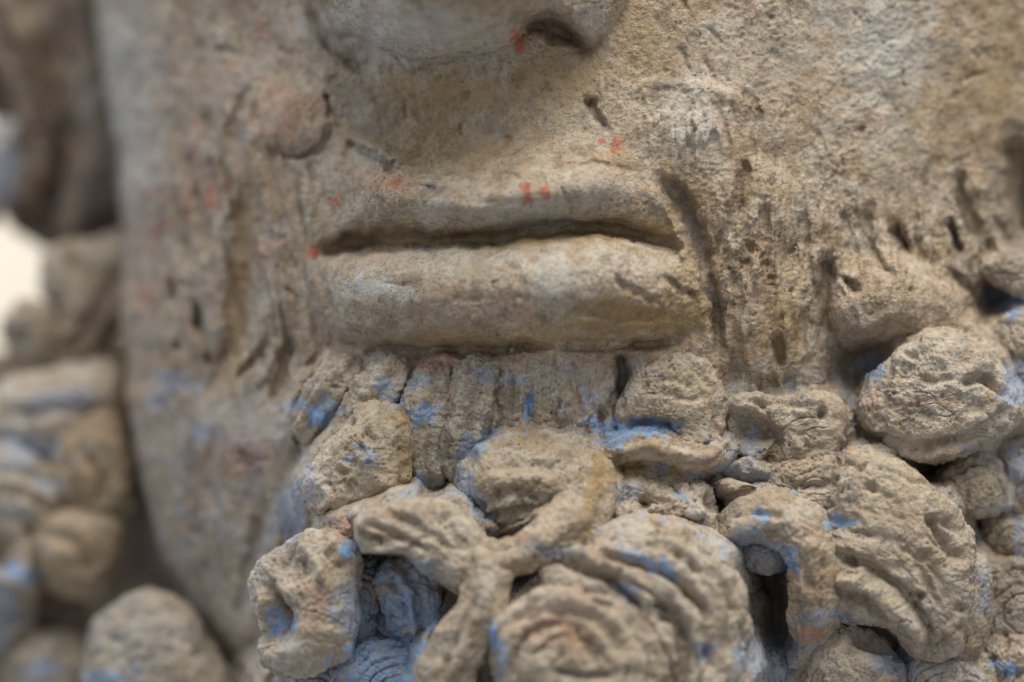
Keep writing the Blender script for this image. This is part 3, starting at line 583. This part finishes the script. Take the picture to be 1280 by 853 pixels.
for typ, a_, kw in PIECES:
    if a_[1] != 'beard' or kw.get('nofill'): continue
    if typ == 'lump':
        if a_[3] < -150: continue
        o_ = catmull(a_[2], 6, closed=True); c_ = np.array(kw.get('centre') or o_.mean(0))
        an = np.arctan2(o_[:, 1] - c_[1], o_[:, 0] - c_[0]); ra = np.hypot(*(o_ - c_).T); ix = np.argsort(an)
        an = an[ix]; ra = ra[ix]
        R = ra.max() + 60
        m = (np.abs(X - c_[0]) < R) & (np.abs(Y - c_[1]) < R)
        th = np.arctan2(Yw[m] - c_[1], Xw[m] - c_[0])
        rt = np.interp(th, np.concatenate([an - 2 * math.pi, an, an + 2 * math.pi]), np.tile(ra, 3))
        ds = np.hypot(Xw[m] - c_[0], Yw[m] - c_[1]) - rt
        f = a_[3] + .44 * a_[4] - 7 - kw.get('sink', 0) - 0.9 * np.clip(ds + 6, 0, 18) - 5 * np.clip(ds - 12, 0, None)
    else:
        q_ = catmull(a_[2], 6); R = q_[:, 3].max() + 40
        m = (X > q_[:, 0].min() - R) & (X < q_[:, 0].max() + R) & (Y > q_[:, 1].min() - R) & (Y < q_[:, 1].max() + R)
        f = np.full(m.sum(), -1e4)
        for x_, y_, d_, r_ in q_:
            f = np.maximum(f, d_ - .1 * r_ - 8 - 1.0 * np.clip(np.hypot(Xw[m] - x_, Yw[m] - y_) - r_ + 4, 0, 14) - 5 * np.clip(np.hypot(Xw[m] - x_, Yw[m] - y_) - r_ - 10, 0, None))
    fill[m] = np.maximum(fill[m], f)
sm = 5.0
D = sm * np.logaddexp(D / sm, fill / sm)
for cx, cy, rx, ry, rot, dep in PITS:
    D += dep * gau(ell(Xw, Yw, cx, cy, rx, ry, rot) ** 1.6)
D += apply_strokes(X, Y, np.stack([X, Y, D], -1))
P1 = np.stack([X, Y, D], -1)
smooth = np.clip(0.5 * gau(ell(X, Y, 620, 360, 260, 80)) + 0.12 * gau(ell(X, Y, 600, 0, 220, 110)), 0, .6)
rough = (0.74 + 0.30 * strandR + 0.45 * beardz + .12 * sstep(700, 900, X)) * (1 - smooth)
rel = relief(P1, rough)
# move along the true normal so steep flanks get texture too
gx = np.gradient(P1, axis=1); gy = np.gradient(P1, axis=0)
nrm = np.cross(gx, gy); nrm /= np.linalg.norm(nrm, axis=-1, keepdims=True) + 1e-9
nrm *= np.sign(nrm[..., 2:3] + 1e-9)
P1 = P1 + nrm * rel[..., None]
nr, nc = X.shape
Pf = P1.reshape(-1, 3)
quads = quad_grid(nr, nc)[:, ::-1]
masks = paint_masks(Pf, np.ones(len(Pf), bool))
nb = fbm(Pf, 24, 4, 71.0, .6)
bz = beardz.ravel()
masks['blue'] = np.maximum(masks['blue'], bz * .5 * sstep(.32, .58, nb))
masks['blue'] = np.maximum(masks['blue'], (sstep(480, 600, Pf[:, 1]) * sstep(400, 340, Pf[:, 0])) * .22 * sstep(.2, .6, nb))
masks['pale'] = np.maximum(masks['pale'], bz * .65 * sstep(-.2, .4, fbm(Pf, 40, 3, 81.0)))
masks['slate'] = np.maximum(masks['slate'], (1 - .7 * bz) * .5 * sstep(560, 200, Pf[:, 0]) * (.7 + .5 * fbm(Pf, 60, 3, 83.0)))  # shade of the left side painted in grey, fading out across the face
masks['red'] = np.maximum(masks['red'], .6 * sstep(.50, .72, fbm(Pf, 16, 3, 99.0)) * sstep(560, 300, Pf[:, 0]) * sstep(520, 440, Pf[:, 1]))
for kk in masks: masks[kk] = np.clip(masks[kk], 0, 1)
# split the sheet into the features one can name
cx = (X[:-1, :-1] + X[1:, 1:]) .ravel() / 2; cy = (Y[:-1, :-1] + Y[1:, 1:]).ravel() / 2
cxw = ((Xw[:-1, :-1] + Xw[1:, 1:]) / 2).ravel(); cyw = ((Yw[:-1, :-1] + Yw[1:, 1:]) / 2).ravel()
ymf = np.interp(cxw, [380, 410, 430, 480, 520, 600, 680, 750, 810, 850, 890], [325, 312, 305, 299, 302, 300, 289, 286, 296, 312, 330])
ybf = np.interp(cxw, [370, 392, 420, 470, 560, 640, 740, 820, 870, 900], [372, 396, 424, 437, 439, 436, 432, 428, 410, 395])
reg = np.zeros(len(cx), int)
bt = np.interp(cxw, [140, 200, 330, 390, 470, 640, 860, 905, 1010, 1060, 1180, 1260, 1700], [470, 500, 500, 470, 447, 446, 442, 470, 470, 410, 395, 370, 330])
mR = (((cxw > 735) & (cyw > 105) & (cyw < 235) & (cxw < 945)) | ((cxw > 884) & (cxw < 1045) & (cyw >= 200)))
mL = (cxw > 205) & (cxw < 425) & (cyw > 100)
reg[mR] = 3; reg[mL] = 4
reg[(cxw > 398) & (cxw < 872) & (cyw > ymf - 72) & (cyw <= ymf - 2)] = 2
reg[(cxw > 384) & (cxw < 884) & (cyw > ymf - 2) & (cyw < ybf + 4)] = 1
reg[cyw > bt] = 5
reg[((lsd[:-1, :-1] + lsd[1:, 1:]).ravel() > 0) & (cyw > 335)] = 7
nosem = (ell(cxw, cyw, 548, -70, 176, 150) < 1) | (ell(cxw, cyw, 712, -26, 78, 92, 6) < 1) | (ell(cxw, cyw, 432, -30, 52, 79) < 1)
reg[nosem & (cyw > -260)] = 6
def sub(name, rid, parent, label=None):
    q = quads[reg == rid]
    used, inv = np.unique(q, return_inverse=True)
    return mesh_obj(name, Pf[used], inv.reshape(-1, 4), parent, {a: b[used] for a, b in masks.items()}, label)
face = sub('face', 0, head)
nose = sub('nose', 6, face, 'pale grey underside of the nose')
lower_lip = sub('lower_lip', 1, face)
upper_lip = sub('upper_lip', 2, face, 'upper lip with flecks of red paint')
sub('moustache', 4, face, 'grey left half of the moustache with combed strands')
sub('moustache', 3, face, 'beige right half of the moustache with a deep crease')
sub('moustache_lock', 7, face, 'wavy lock at the end of the moustache')
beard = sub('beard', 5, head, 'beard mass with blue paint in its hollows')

# ------------------------------------------------------------------ curls as closed lumps of clay
def make_lump(name, parent, outline, d, thick, e=0.95, tilt=(0, 0), grooves=(), rough=1.1, centre=None, back=.8, paint=(), base=None, dents=(), step=1.7, label=None, nofill=False, sink=0, comb='auto'):
    """outline: points round the lump; d: depth of its rim; thick: how far it stands proud."""
    o = catmull(outline, 8, closed=True)
    c = np.array(centre if centre else o.mean(0), float)
    ang = np.unwrap(np.arctan2(o[:, 1] - c[1], o[:, 0] - c[0])); rad = np.hypot(*(o - c).T)
    if ang[-1] < ang[0]: ang = ang[::-1]; rad = rad[::-1]
    R0 = rad.mean()
    if comb == 'auto':
        rs = np.random.RandomState(int(abs(c[0]) * 3 + abs(c[1])))
        comb = (c[0] + rs.uniform(-.35, .35) * R0, c[1] + rs.uniform(-.1, .5) * R0, rs.uniform(.20, .27) * max(R0, 50), rs.uniform(4, 7.5) * (.8 if d < -200 else 1), rs.choice([-1, 1])) if R0 > 34 else None
    nt = int(np.clip(2 * math.pi * R0 / step, 60, 560)); nf = int(np.clip((R0 + .8 * thick) / step, 16, 140)); nbk = max(8, nf // 4)
    th = np.linspace(0, 2 * math.pi, nt, endpoint=False)
    a = np.concatenate([ang - 2 * math.pi, ang, ang + 2 * math.pi]); r = np.concatenate([rad] * 3)
    ix = np.argsort(a); Rt = np.interp(th, a[ix], r[ix])
    ph = np.concatenate([np.linspace(0.004, math.pi / 2, nf), math.pi / 2 + np.linspace(0, math.pi / 2 - .01, nbk + 1)[1:]])
    pd = np.linspace(0, math.pi / 2, 3000)
    al = np.concatenate([[0], np.cumsum(np.hypot(np.diff(np.sin(pd) ** e * R0), np.diff(np.cos(pd) ** e * thick)))])
    ph[:nf] = np.interp(np.linspace(.004, 1, nf) * al[-1], al, pd)
    sn = np.sin(ph); cs = np.where(np.abs(np.cos(ph)) < 1e-9, 0, np.cos(ph))
    rr = np.abs(sn) ** e; dd = np.sign(cs) * np.abs(cs) ** e * np.where(cs > 0, thick, thick * back)
    # outline relaxes to a circle-ish middle so the crown stays even
    X = c[0] + rr[:, None] * Rt[None, :] * np.cos(th)[None, :]
    Y = c[1] + rr[:, None] * Rt[None, :] * np.sin(th)[None, :]
    D = d + dd[:, None] + tilt[0] * (X - c[0]) + tilt[1] * (Y - c[1])
    P = np.stack([X, Y, D], -1)
    front = sstep(-.15, .3, cs)[:, None] * np.ones_like(X)
    h = np.zeros_like(X)
    wx = fbm(P, 24, 2, 50.0) * 4; wy = fbm(P, 24, 2, 60.0) * 4
    for g in list(grooves) + (NICKS if d > -150 else []):
        h = h + g[2] * stroke_field(X + wx, Y + wy, g[0], g[1])
    for q in dents:
        h = h + q[5] * gau(ell(X + wx, Y + wy, *q[:5]) ** 1.7)
    if comb:
        cxx, cyy, per, amp, sgn = comb
        rad2 = np.hypot(X + wx - cxx, (Y + wy - cyy) * 1.1); an2 = np.arctan2(Y - cyy, X - cxx)
        phs = rad2 / per + sgn * an2 / (2 * math.pi)
        tri = np.abs((phs % 1) - .5) * 2
        brk = sstep(-.25, .3, fbm(P, 42, 2, R0 + 3)) * sstep(8, 26, rad2)
        h = h - amp * sstep(.35, .0, tri) * brk
    h = h * front + relief(P + np.array([0, 0, 13.0]), rough) + 7.0 * fbm(P, 58, 3, R0) - (4.0 * np.abs(perlin(P[..., 0] / 31 + R0, P[..., 1] / 23, P[..., 2] / 27)) - 1.2) * (rough > .95)
    gt = np.roll(P, -1, 1) - np.roll(P, 1, 1); gp = np.gradient(P, axis=0)
    n = np.cross(gp, gt); n /= np.linalg.norm(n, axis=-1, keepdims=True) + 1e-9
    out = P - np.array([c[0], c[1], d]); sg = np.sign((n * out).sum(-1).mean())
    P = P + n * sg * h[..., None]
    Pf = P.reshape(-1, 3)
    m = paint_masks(Pf, (front.ravel() > .2), paint)
    base = dict(base or {})
    if d > -150: base['pale'] = max(base.get('pale', 0), .34)
    for kk, val in base.items():
        m[kk] = np.clip(np.maximum(m[kk], val * (.75 + .7 * fbm(Pf, 30, 3, 12.0))), 0, 1)
    q = quad_grid(len(ph), nt, wrap=True)
    if sg > 0: q = q[:, ::-1]
    # close the two poles
    P2 = np.vstack([Pf, P[0].mean(0), P[-1].mean(0)]); k0 = len(Pf)
    j = np.arange(0, nt - 1, 2); t1 = np.stack([j, np.full_like(j, k0), (j + 2) % nt, j + 1], -1)
    l0 = (len(ph) - 1) * nt; t2 = np.stack([l0 + j, l0 + j + 1, l0 + (j + 2) % nt, np.full_like(j, k0 + 1)], -1)
    m = {kk: np.concatenate([vv, vv[:1], vv[-1:]]) for kk, vv in m.items()}
    return mesh_obj(name, P2, np.vstack([q, t1, t2]), parent, m, label)

def make_strand(name, parent, pts, flat=.8, grooves=2, gdepth=4, rough=1.5, paint=(), base=None, step=1.8, label=None, blunt=.12, gr=(), skip=()):
    """tapering lock swept along (x, y, d, radius)"""
    p = catmull(pts, 26)
    seg = np.linalg.norm(np.diff(p[:, :3], axis=0), axis=1); s = np.concatenate([[0], np.cumsum(seg)])
    n = int(np.clip(s[-1] / step, 20, 360)); t = np.linspace(0, s[-1], n)
    c = np.stack([np.interp(t, s, p[:, i]) for i in range(4)], -1)
    r = c[:, 3] * np.sqrt(np.clip(1 - np.clip(1 - t / s[-1] / blunt, 0, 1) ** 2, 0.002, 1)) * np.sqrt(np.clip(1 - np.clip(1 - (s[-1] - t) / s[-1] / blunt, 0, 1) ** 2, 0.002, 1))
    tg = np.gradient(c[:, :3], axis=0); tg /= np.linalg.norm(tg, axis=1)[:, None] + 1e-9
    up = np.array([0, 0, 1.0]); si = np.cross(tg, up); si /= np.linalg.norm(si, axis=1)[:, None] + 1e-9
    nn = np.cross(si, tg)
    m = int(np.clip(2 * math.pi * c[:, 3].max() / step, 24, 240)); a = np.linspace(0, 2 * math.pi, m, endpoint=False)
    ca, sa = np.cos(a), np.sin(a)
    dirs = si[:, None, :] * ca[None, :, None] + nn[:, None, :] * (sa * flat)[None, :, None]
    P = c[:, None, :3] + r[:, None, None] * dirs
    nrm = dirs / (np.linalg.norm(dirs, axis=-1, keepdims=True) + 1e-9)
    wv = fbm(np.stack([t / 1.0, 0 * t, 0 * t], -1), 60, 2, s[-1])[:, None]
    h = gdepth * np.cos(grooves * 2 * (a[None, :] + .35 * wv)) * np.clip(r / (c[:, 3].max() + 1e-6), 0, 1)[:, None]
    for g in gr: h = h + g[2] * stroke_field(P[..., 0], P[..., 1], g[0], g[1]) * (sa > -.1)[None, :]
    h = h + relief(P + np.array([0, 0, 31.0]), rough) * np.clip(r / 14, 0, 1)[:, None]
    P = P + nrm * h[..., None]
    Pf = P.reshape(-1, 3)
    mk = paint_masks(Pf, np.tile(sa > -.3, n), paint, skip)
    for kk, val in (base or {}).items():
        mk[kk] = np.clip(np.maximum(mk[kk], val * (.75 + .7 * fbm(Pf, 30, 3, 12.0))), 0, 1)
    q = quad_grid(n, m, wrap=True)
    e1 = P[1] - P[0]
    return mesh_obj(name, Pf, q, parent, mk, label)

PARENTS = {'head': head, 'beard': beard}
for typ, a, kw in PIECES:
    o = (make_lump if typ == 'lump' else make_strand)(a[0], PARENTS[a[1]], *a[2:], **kw)
    PARENTS.setdefault(a[0], o)

# ------------------------------------------------------------------ wall far behind
me = bpy.data.meshes.new('wall')
me.from_pydata([(-3, 1.6, -2), (3, 1.6, -2), (3, 1.6, 2), (-3, 1.6, 2), (-3, 1.7, -2), (3, 1.7, -2), (3, 1.7, 2), (-3, 1.7, 2)], [],
               [(0, 1, 2, 3), (5, 4, 7, 6), (4, 0, 3, 7), (1, 5, 6, 2), (3, 2, 6, 7), (4, 5, 1, 0)])
wall = bpy.data.objects.new('wall', me); col.objects.link(wall)
wall['kind'] = 'structure'; wall['label'] = 'bright cream plaster wall far behind the head'; wall['category'] = 'wall'
wm = bpy.data.materials.new('cream_plaster'); wm.use_nodes = True
b = wm.node_tree.nodes['Principled BSDF']; b.inputs['Roughness'].default_value = .9
n = wm.node_tree.nodes.new('ShaderNodeTexNoise'); n.inputs['Scale'].default_value = 6
r = wm.node_tree.nodes.new('ShaderNodeValToRGB'); r.color_ramp.elements[0].color = (.74, .68, .58, 1); r.color_ramp.elements[1].color = (.82, .77, .68, 1)
wm.node_tree.links.new(n.outputs[0], r.inputs[0]); wm.node_tree.links.new(r.outputs[0], b.inputs['Base Color'])
me.materials.append(wm)
print('TRIS', sum(len(o.data.polygons) * 2 for o in bpy.data.objects if o.type == 'MESH'))
